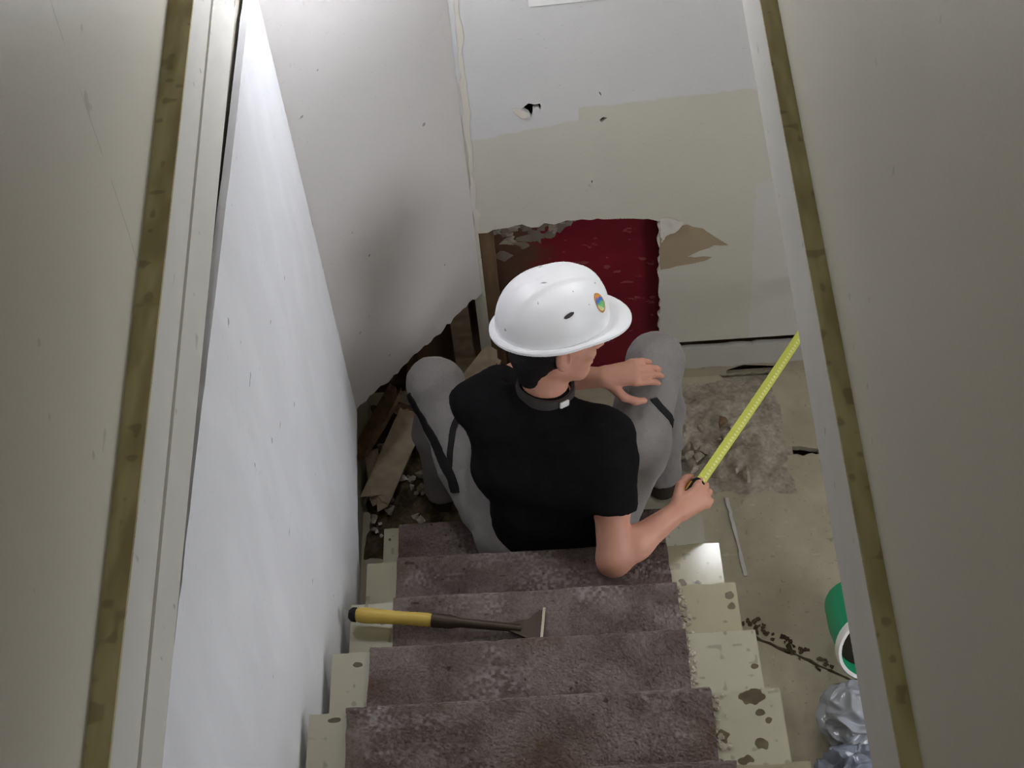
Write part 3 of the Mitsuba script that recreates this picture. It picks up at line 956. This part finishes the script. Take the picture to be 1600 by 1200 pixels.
for pts, w in (([(.318, .385, .12), (.332, .370, .108), (.357, .359, .076), (.372, .375, .02), (.37, .40, -.03)], .0095),
               ([(-.195, .40, .097), (-.205, .386, .094), (-.220, .352, .083), (-.229, .306, .065), (-.236, .26, .03), (-.235, .22, -.02)], .0085),
               ([(-.338, .482, .09), (-.319, .444, .066), (-.293, .388, .05), (-.255, .298, .036), (-.222, .212, -.009)], .016)):
    k = obj('trouser_band', band(pts, w), 'm_black', person + '__trousers', smooth=40)  # black bands laid along the trouser legs
    tag(k, 'black band along the trouser leg')
for sd in 'LR':
    a = J['ank' + sd]
    Fb = Field(a + [-.09, -.09, -.085], a + [.10, .26, .07], .005)
    ty = a[1]
    Fb.cone(a + [0, 0, .03], a + [0, -.005, -.035], .045, .045, .02).cone(a + [0, -.02, -.045], a + [.0, .15, -.048], .040, .040, .02).cone(a + [0, .1, -.048], a + [.005, .175, -.05], .043, .034, .02)
    Fb.cut(a + [0, 0, -.078], (0, 0, -1))
    obj('boot', Fb.mesh(2), 'm_boot', person, smooth=True)

# hair below the helmet
H_ = Field(HC - .14, HC + .14, .004)
H_.ell(hp(-.016, 0, .020), (.103, .084, .103), HM, .01).ell(hp(-.055, 0, -.035), (.05, .058, .05), HM, .02)
H_.cone(hp(-.058, .0, -.03), hp(-.052, -.004, -.085), .050, .044, .02)
H_.cut(hp(.020, 0, 0), .92 * HF - .25 * HU).cut(hp(0, 0, -.095), -HU + .6 * HF)
for sgn in (-1, 1):
    H_.ell(hp(.006, sgn * .09, -.014), (.032, .034, .046), HM, .006, sub=True)
_hm = max(H_.mesh(2).split(only_watertight=False), key=lambda q: len(q.faces))
obj('hair', wrinkle(_hm, .002, 60, 3), 'm_hair', person, smooth=True)

# strap round the neck with a white tag
nc = np.array([.032, .24, .31]) + neck_ax * .050
e1 = np.cross(neck_ax, [0, 1, 0])
e1 /= np.linalg.norm(e1)
e2 = np.cross(neck_ax, e1)
n_ = 64
th_ = np.linspace(0, 2 * np.pi, n_, endpoint=False)
sec = [(-.004, -.014), (.004, -.014), (.005, 0), (.003, .014), (-.005, .014), (-.006, 0)]
V = np.array([nc + (math.cos(t) * e1 * (.069 + a) + math.sin(t) * e2 * (.072 + a)) + neck_ax * (c + .004 * math.sin(2 * t)) for t in th_ for a, c in sec])
ns = len(sec)
F = [[i * ns + j, ((i + 1) % n_) * ns + j, ((i + 1) % n_) * ns + (j + 1) % ns, i * ns + (j + 1) % ns] for i in range(n_) for j in range(ns)]
m = trimesh.Trimesh(V, np.vstack([np.array(F)[:, [0, 1, 2]], np.array(F)[:, [0, 2, 3]]]), process=False)
m.fix_normals()
strap = obj('neck_strap', m, 'm_strap', person, smooth=40)
tag(strap, 'dark grey strap round the neck')
m = rbox(.027, .006, .017, .002)
tt_ = np.array([.55, -.83, 0])
tdir = tt_ / np.linalg.norm(tt_)
ex = np.cross(neck_ax, tdir)
ex /= np.linalg.norm(ex)
M = np.eye(4)
M[:3, 0], M[:3, 1], M[:3, 2], M[:3, 3] = ex, np.cross(neck_ax, ex), neck_ax, nc + (tdir - neck_ax * (tdir @ neck_ax)) * .0795
m.apply_transform(M)
tag(obj('tag', m, 'm_whiteplastic', strap), 'small white tag on the neck strap')

# ------------------------------------------------------------------ hard hat
HATC = hp(-.006, 0, .052)


KF, KR, KU = frame(28, -9, 13)          # the hat sits a little askew


def hat_point(t, s, inner=0.0):
    """t: angle from the front towards the wearer's right; s: 0 apex .. 1 crown foot .. 2 brim edge"""
    ct, st = math.cos(t), math.sin(t)
    rx, ry, hh = .143 - inner, .123 - inner, .130 - inner
    wb = .011 + .050 * max(0, ct) ** 1.6 + .004 * max(0, -ct)
    if s <= 1:
        ph = s * math.pi / 2
        rho, u = math.sin(ph) ** .86, hh * max(math.cos(ph), 0) ** .80
        f, r = rx * rho * ct, ry * rho * st
        if inner == 0:
            rid = 1 / (1 + math.exp(-(.046 - abs(r)) / .0028)) * (1 / (1 + math.exp(-(.93 - s) / .03)))
            u += .0075 * rid
            rid2 = 1 / (1 + math.exp(-(.013 - abs(r)) / .0022)) * (1 / (1 + math.exp(-(.75 - s) / .03)))
            u += .003 * rid2
    else:
        q = s - 1
        f, r = (rx + wb * q) * ct, (ry + wb * q) * st
        u = -.004 * q - .016 * q * max(0, ct) ** 2 + .003 * math.sin(q * math.pi)
        if inner:
            u -= .003
    return HATC + f * KF + r * KR + u * KU


nt = 128
svals = np.concatenate([np.linspace(0.0, 1, 60), np.linspace(1, 2, 9)[1:]])
outer = np.array([[hat_point(2 * math.pi * i / nt, s) for i in range(nt)] for s in svals])
lip = np.array([hat_point(2 * math.pi * i / nt, 2) + KU * -.006 for i in range(nt)])[None]
inn = np.array([[hat_point(2 * math.pi * i / nt, s, .0045) for i in range(nt)] for s in svals[::-1]])
inn[0] += -KU * .003
G = np.concatenate([outer, lip, inn])
ii = np.arange(G.shape[0] * nt).reshape(G.shape[0], nt)
quads = np.stack([ii[:-1], ii[1:], np.roll(ii, -1, 1)[1:], np.roll(ii, -1, 1)[:-1]], -1).reshape(-1, 4)
m = trimesh.Trimesh(G.reshape(-1, 3), np.vstack([quads[:, [0, 1, 2]], quads[:, [0, 2, 3]]]), process=False)
m.merge_vertices()
m.update_faces(m.nondegenerate_faces())
m.fix_normals()
hat = thing('hard_hat', "white hard hat with a round sticker on the sitting person's head", 'hard hat')
obj('shell', m, 'm_hat', hat, smooth=38)
band = []
for i in range(64):
    t = 2 * math.pi * i / 64
    for rr, uu in ((.001, .004), (.001, -.022), (-.0015, -.022), (-.0015, .004)):
        band.append(HATC + (.108 + rr) * math.cos(t) * KF + (.089 + rr) * math.sin(t) * KR + uu * KU)
F = np.array([[i * 4 + j, ((i + 1) % 64) * 4 + j, ((i + 1) % 64) * 4 + (j + 1) % 4, i * 4 + (j + 1) % 4] for i in range(64) for j in range(4)])
m = trimesh.Trimesh(np.array(band), np.vstack([F[:, [0, 1, 2]], F[:, [0, 2, 3]]]), process=False)
m.fix_normals()
tag(obj('headband', m, 'm_black', hat), 'black headband inside the helmet')


def decal(t0, s0, at, as_, rot, lift=.0009, n=(7, 32)):
    """an oval patch lying on the shell"""
    p0 = hat_point(t0, s0)
    et = hat_point(t0 + .01, s0) - hat_point(t0 - .01, s0)
    es = hat_point(t0, s0 + .01) - hat_point(t0, s0 - .01)
    lt, ls = np.linalg.norm(et) / .02, np.linalg.norm(es) / .02
    V, uv = [], []
    for i in range(n[0]):
        for j in range(n[1]):
            a = 2 * math.pi * j / n[1]
            q = i / (n[0] - 1)
            x, y = at * q * math.cos(a), as_ * q * math.sin(a)
            X, Y = x * math.cos(rot) - y * math.sin(rot), x * math.sin(rot) + y * math.cos(rot)
            p = hat_point(t0 + X / lt, s0 + Y / ls)
            dn = np.cross(es, et)
            dn /= np.linalg.norm(dn)
            if dn @ (p0 - HATC) < 0:
                dn = -dn
            V.append(p + dn * lift)
            uv.append((.5 + .5 * q * math.cos(a), .5 + .5 * q * math.sin(a)))
    F = np.array([[i * n[1] + j, (i + 1) * n[1] + j, (i + 1) * n[1] + (j + 1) % n[1], i * n[1] + (j + 1) % n[1]] for i in range(n[0] - 1) for j in range(n[1])])
    m = trimesh.Trimesh(np.array(V), np.vstack([F[:, [0, 1, 2]], F[:, [0, 2, 3]]]), process=False)
    if m.face_normals.mean(0) @ (p0 - HATC) < 0:
        m.invert()
    return m, np.array(uv)


def sticker_fn(p, n, uv):
    x, y = uv.x - .5, uv.y - .5
    r = dr.sqrt(x * x + y * y)
    w = (noise(uv.x * 9, uv.y * 9, 3) - .5) * .25
    c = mix(C(70, 110, 190), C(120, 190, 120), smoothstep(-.12, .12, y + w))
    c = mix(c, C(222, 218, 160), smoothstep(.20, .3, y + x * .4 + w))
    c = mix(c, C(214, 140, 66), smoothstep(.16, .26, -y - x * .2 + w))
    return mix(c, C(190, 138, 78), smoothstep(.40, .43, r))


mat('m_sticker', sticker_fn, rough=.4)
m, uv = decal(math.radians(52), .70, .0185, .026, .0)
scene['hard_hat__sticker'] = ply(m, 'm_sticker', smooth=True, uv=uv)
tag('hard_hat__sticker', 'round blue, green and orange sticker')
m, uv = decal(math.radians(98), .66, .014, .005, .3)
obj('scuff', m, 'm_strap', hat, smooth=True)
tag('hard_hat__scuff', 'dark scuff mark')

# ------------------------------------------------------------------ tape measure held in the right hand
tm = thing('tape_measure', "yellow tape measure drawn out from the sitting person's right hand", 'tape measure')
dd = dR / np.linalg.norm(dR)
bb_ = bR - dd * (bR @ dd)
bb_ /= np.linalg.norm(bb_)
ss_ = -np.cross(dd, bb_)
pc = J['wrR'] + dd * .072 + ss_ * .018 - bb_ * .036
bdir = np.array([.550, .832, -.060])
bdir /= np.linalg.norm(bdir)
M = np.eye(4)
bz = np.cross(bdir, bb_)
bz /= np.linalg.norm(bz)
M[:3, 0], M[:3, 2], M[:3, 1], M[:3, 3] = bdir, np.cross(bdir, bz), bz, pc
M[:3, 1] = np.cross(M[:3, 2], M[:3, 0])
m = rbox(.066, .034, .062, .010, 12)
m.apply_transform(M)
obj('case', m, 'm_black', tm, smooth=40)
tag('tape_measure__case', 'black case')
m = rbox(.045, .037, .040, .008, 12)
m.apply_transform(M)
obj('side_plate', m, 'm_yellow', tm, smooth=40)
b0 = pc + bdir * .03 + bb_ * .020
b1 = b0 + bdir * .83
wv = np.cross(bdir, bb_)
wv /= np.linalg.norm(wv)
nv = np.cross(wv, bdir)
V, nL, nW = [], 40, 7
for side in (0, .0006):
    for i in range(nL):
        for j in range(nW):
            w = (j / (nW - 1) - .5) * 2
            V.append(b0 + (b1 - b0) * i / (nL - 1) + wv * w * .0135 + nv * (.0032 * w * w + side) - np.array([0, 0, .02]) * math.sin(math.pi * i / (nL - 1)) * .6)
ii = np.arange(2 * nL * nW).reshape(2, nL, nW)
top = np.stack([ii[1, :-1, :-1], ii[1, 1:, :-1], ii[1, 1:, 1:], ii[1, :-1, 1:]], -1).reshape(-1, 4)
bot = np.stack([ii[0, :-1, :-1], ii[0, :-1, 1:], ii[0, 1:, 1:], ii[0, 1:, :-1]], -1).reshape(-1, 4)
sides = np.vstack([np.stack([ii[0, :-1, 0], ii[0, 1:, 0], ii[1, 1:, 0], ii[1, :-1, 0]], -1), np.stack([ii[0, :-1, -1], ii[1, :-1, -1], ii[1, 1:, -1], ii[0, 1:, -1]], -1),
                   np.stack([ii[0, 0, :-1], ii[1, 0, :-1], ii[1, 0, 1:], ii[0, 0, 1:]], -1), np.stack([ii[0, -1, :-1], ii[0, -1, 1:], ii[1, -1, 1:], ii[1, -1, :-1]], -1)])
q = np.vstack([top, bot, sides])
V = np.array(V)
uvb = np.tile(np.stack(np.meshgrid(np.linspace(0, 1, nL), np.linspace(0, 1, nW), indexing='ij'), -1).reshape(-1, 2), (2, 1))


def blade_fn(p, n, uv):
    c = C(204, 208, 96)
    tick = smoothstep(.30, .22, dr.abs(uv.x * 68 - dr.floor(uv.x * 68) - .5)) * smoothstep(.52, .60, uv.y) * smoothstep(.85, .80, uv.y)
    return mix(c, C(236, 236, 176), tick * .8)


mat('m_blade', blade_fn, rough=.35)
m = trimesh.Trimesh(V, np.vstack([q[:, [0, 1, 2]], q[:, [0, 2, 3]]]), process=False)
scene['tape_measure__blade'] = ply(m, 'm_blade', smooth=False, uv=uvb)
tag('tape_measure__blade', 'yellow green tape blade')
m = rbox(.004, .026, .016, .001)
M2 = M.copy()
M2[:3, 3] = b1
m.apply_transform(M2)
obj('hook', m, 'm_edge', tm)

# ------------------------------------------------------------------ hand scraper lying on a step
sc = thing('hand_scraper', 'hand scraper with yellow grip and dark flared blade lying on a carpeted step', 'scraper')
zc = RISE + .016
g0, g1, s1, h1 = np.array([-.436, -.292, zc + .026]), np.array([-.250, -.318, zc + .024]), np.array([-.075, -.345, zc + .018]), np.array([-.018, -.352, zc + .012])
ts = np.linspace(0, 1, 14)
obj('grip', tube([g0 + (g1 - g0) * t for t in ts], [.012, .0175, .0185, .018, .017, .0165, .016, .0155, .0155, .0155, .0158, .016, .016, .012], 14), 'm_yellow', sc, smooth=40)
tag(sc + '__grip', 'yellow grip')
obj('end_cap', tube([g0 - (g1 - g0) * .06, g0 - (g1 - g0) * .02, g0 + (g1 - g0) * .03], [.010, .0165, .0175], 14), 'm_black', sc, smooth=40)
obj('shaft', tube([g1 - (g1 - g0) * .03, g1 + (s1 - g1) * .2, g1 + (s1 - g1) * .35, s1, s1 + (h1 - s1) * .4], [.0168, .0160, .011, .0095, .009], 10), 'm_steel', sc, smooth=40)
pb = Polygon([(-.02, -.010), (-.02, .010), (.028, .030), (.050, .060), (.057, .062), (.060, -.052), (.052, -.052), (.028, -.030)])
m = slab(pb, s1 + np.array([0.01, 0, -.006]), (h1 - s1) / np.linalg.norm(h1 - s1), np.cross([0, .25, 1.0], h1 - s1) / np.linalg.norm(np.cross([0, .25, 1.0], h1 - s1)), .005)
obj('blade', m, 'm_steel', sc)
pb = Polygon([(.0575, -.055), (.0575, .064), (.064, .066), (.064, -.056)])
m = slab(pb, s1 + np.array([0.01, 0, -.008]), (h1 - s1) / np.linalg.norm(h1 - s1), np.cross([0, .25, 1.0], h1 - s1) / np.linalg.norm(np.cross([0, .25, 1.0], h1 - s1)), .012)
tag(obj('cutting_edge', m, 'm_edge', sc), 'worn bright cutting edge')

# ------------------------------------------------------------------ rubble and boards in the left corner below the cut boards
gl = 'broken boards in the left corner'
def board(name, c, size, yaw, pitch, roll, mt, label, seed=0):
    r = np.random.default_rng(seed)
    m = trimesh.creation.box(size)
    m = m.subdivide().subdivide()
    v = m.vertices
    end = np.abs(v[:, 0]) > size[0] * .49
    v[end, 0] += r.normal(0, size[0] * .05, end.sum())
    v += (meshkit.fbm(v * 40 + seed, 2)[:, None] - .5) * np.array([.004, .006, .002])
    m.vertices = v
    R_ = trimesh.transformations.euler_matrix(math.radians(roll), math.radians(pitch), math.radians(yaw))
    m.apply_transform(R_)
    m.apply_translation(c)
    return tag(obj(name, m, mt), label, 'board')


board('broken_board', (-.430, .555, -.285), (.27, .085, .016), 62, -22, 14, 'm_pale_wood', 'widest pale broken board leaning in the left rubble corner', 1)
board('broken_board', (-.475, .640, -.225), (.22, .050, .018), 58, -18, -10, 'm_wood', 'dark brown splintered board behind the widest pale one', 2)
board('broken_board', (-.492, .520, -.315), (.15, .045, .014), 100, -10, 5, 'm_pale_wood', 'short pale splint by the left wall foot', 3)
board('broken_board', (-.215, .745, -.235), (.26, .072, .015), 40, -30, 8, 'm_pale_wood', 'pale board propped behind the left knee', 4)
board('broken_board', (-.34, .70, -.315), (.20, .045, .014), -28, 10, 4, 'm_wood', 'dark slat lying behind the left shin', 5)
def stones(spots, group, label, mt, seed, name='rubble_stone'):
    for i, (x, y, sz, h) in enumerate(spots):
        m = chunk(sz, seed + i, (1, 1, .75))
        m.apply_translation((x, y, ZF + h + sz * .45 - (m.bounds[0][2] + sz * .45) * 0))
        tag(obj(name, m, mt), label, 'stone', group)


m = chunk(.036, 5001, (1, .9, .8))
m.apply_translation((-.455, .520, ZF + .075))
tag(obj('rubble_stone', m, 'm_pale_wood'), 'roundest pale stone below the broken boards at the left', 'stone')
m = chunk(.024, 5002, (1.2, .8, .7))
m.apply_translation((-.415, .520, ZF + .06))
tag(obj('rubble_stone', m, 'm_gypsum'), 'whitish rubble stone just right of the roundest one', 'stone')
r_ = np.random.default_rng(17)
sp = [(r_.uniform(-.50, -.27), r_.uniform(.30, .66), r_.uniform(.010, .022), .015) for _ in range(38)]
stones(sp, 'small rubble at the left of the steps', 'small dull rubble chunk in the left corner heap', 'm_rubble', 5100)
sp = [(r_.uniform(-.49, -.30), r_.uniform(.285, .40), r_.uniform(.006, .012), .012) for _ in range(16)]
stones(sp, 'pale rubble crumbs', 'small pale plaster crumb below the lowest step at the left', 'm_gypsum', 5300, 'plaster_crumb')


def heap(x0, x1, y0, y1, hmax, seed, fr=14):
    nx, ny = 70, 70
    X, Y = np.meshgrid(np.linspace(x0, x1, nx), np.linspace(y0, y1, ny), indexing='ij')
    u, v = (X - x0) / (x1 - x0), (Y - y0) / (y1 - y0)
    mask = np.clip(np.minimum(np.minimum(u, 1 - u), np.minimum(v, 1 - v)) * 4, 0, 1)
    q = np.stack([X * fr, Y * fr, np.full_like(X, seed)], -1)
    Z = ZF - .004 + mask * hmax * (meshkit.fbm(q, 5, seed) ** 1.6 * 1.6) + .003 * mask * meshkit.noise(q * 7)
    V = np.stack([X, Y, Z], -1).reshape(-1, 3)
    ii = np.arange(nx * ny).reshape(nx, ny)
    return (V, np.stack([ii[:-1, :-1], ii[1:, :-1], ii[1:, 1:], ii[:-1, 1:]], -1).reshape(-1, 4))


k = obj('dirt_heap', heap(-.535, -.10, .26, .86, .075, 3), 'm_dark_rubble', smooth=30)
tag(k, 'dark dirt and crumbs heaped in the left corner', 'dirt', kind='stuff')
k = obj('dust_heap', heap(.34, .76, .40, .875, .052, 8, 11), 'm_rubble', smooth=30)
tag(k, 'grey plaster dust heaped right of the sitting person', 'dust', kind='stuff')
r_ = np.random.default_rng(23)
sp = [(r_.uniform(.41, .62), r_.uniform(.46, .66), r_.uniform(.010, .024), .02) for _ in range(30)]
stones(sp, 'grey rubble beside the right leg', 'grey rubble chunk in the dust beside the right leg', 'm_rubble', 5500)
m = chunk(.024, 5601, (.8, 1.1, .9))
m.apply_translation((.556, .655, ZF + .045))
tag(obj('rubble_stone', m, 'm_wood'), 'single rusty brown lump in the grey dust near the tape', 'stone')
ms = []
for i in range(60):
    m = chunk(r_.uniform(.003, .010), 5700 + i, (1, 1, .5))
    t = r_.uniform(0, 1) ** 1.3
    m.apply_translation((.545 + .20 * t + r_.normal(0, .010), .0 - .16 * t + r_.normal(0, .010), ZF + .002))
    ms.append(m)
tag(obj('floor_grit', trimesh.util.concatenate(ms), 'm_dark_rubble'), 'line of dark grit along the floor crack right of the steps', 'grit', kind='stuff')
# floor seam
sm = Polygon(ragged([(.536, .410), (.548, .272), (.556, .140), (.566, .140), (.556, .272), (.546, .410)], .02, .0015, 42))
k = obj('seam_strip', slab(sm, (0, 0, ZF - .001), (1, 0, 0), (0, 1, 0), .006), 'm_trim', 'floor')
tag(k, 'pale raised seam in the floor')

# ------------------------------------------------------------------ green tub and plastic bag beside the steps
tub = thing('green_tub', 'green plastic tub with white rim tipped over on the floor beside the steps', 'tub')
TM = trimesh.transformations.translation_matrix([.812, -.015, ZF + .106]) @ trimesh.transformations.euler_matrix(math.radians(64), 0, math.radians(6))
def lathe(prof, sec=48):
    m = trimesh.creation.revolve(np.array(prof), sections=sec)
    m.apply_transform(TM)
    m.fix_normals()
    return m


obj('body', lathe([(.0, .004), (.055, .004), (.072, .012), (.088, .10), (.094, .20), (.097, .225), (.093, .225), (.090, .20), (.084, .10), (.068, .016), (.0, .012)]), 'm_green', tub, smooth=40)
tag(obj('rim', lathe([(.094, .206), (.102, .206), (.104, .225), (.100, .231), (.092, .231), (.092, .224)]), 'm_whiteplastic', tub, smooth=40), 'white rim')
tag(obj('contents', lathe([(.0, .185), (.05, .19), (.0885, .18), (.086, .15), (0, .15)], 32), 'm_dark', tub, smooth=40), 'dark contents')


def crumpled(c, size, seed, amp=.25):
    m = trimesh.creation.icosphere(5, 1.0)
    v = m.vertices.copy()
    w = v + .5 * np.stack([meshkit.noise(v * 2 + seed + 9 * a, seed) - .5 for a in range(3)], 1)
    d = 1 - np.abs(meshkit.noise(w * np.array([1.6, 1.6, 2.4]) + seed, seed) - .5) * 2
    d2 = 1 - np.abs(meshkit.noise(w * np.array([3.4, 3.4, 4.6]) + seed, seed + 3) - .5) * 2
    v *= 1 - amp * 1.6 * (1 - d[:, None]) - amp * .7 * (1 - d2[:, None])
    v *= np.array(size)
    v += np.array(c)
    v[:, 2] = np.maximum(v[:, 2], ZF + .001)
    m.vertices = v
    return m


bag = obj('plastic_bag', crumpled((.775, -.345, ZF + .075), (.105, .105, .11), 4, .22), 'm_bag', smooth=60)
tag(bag, 'crumpled pale grey plastic bag in front of the green tub', 'bag')
bag = obj('plastic_bag', crumpled((.735, -.520, ZF + .08), (.115, .10, .11), 9, .3), 'm_bag2', smooth=45)
tag(bag, 'bluish grey crumpled plastic bag at the bottom right beside the steps', 'bag')
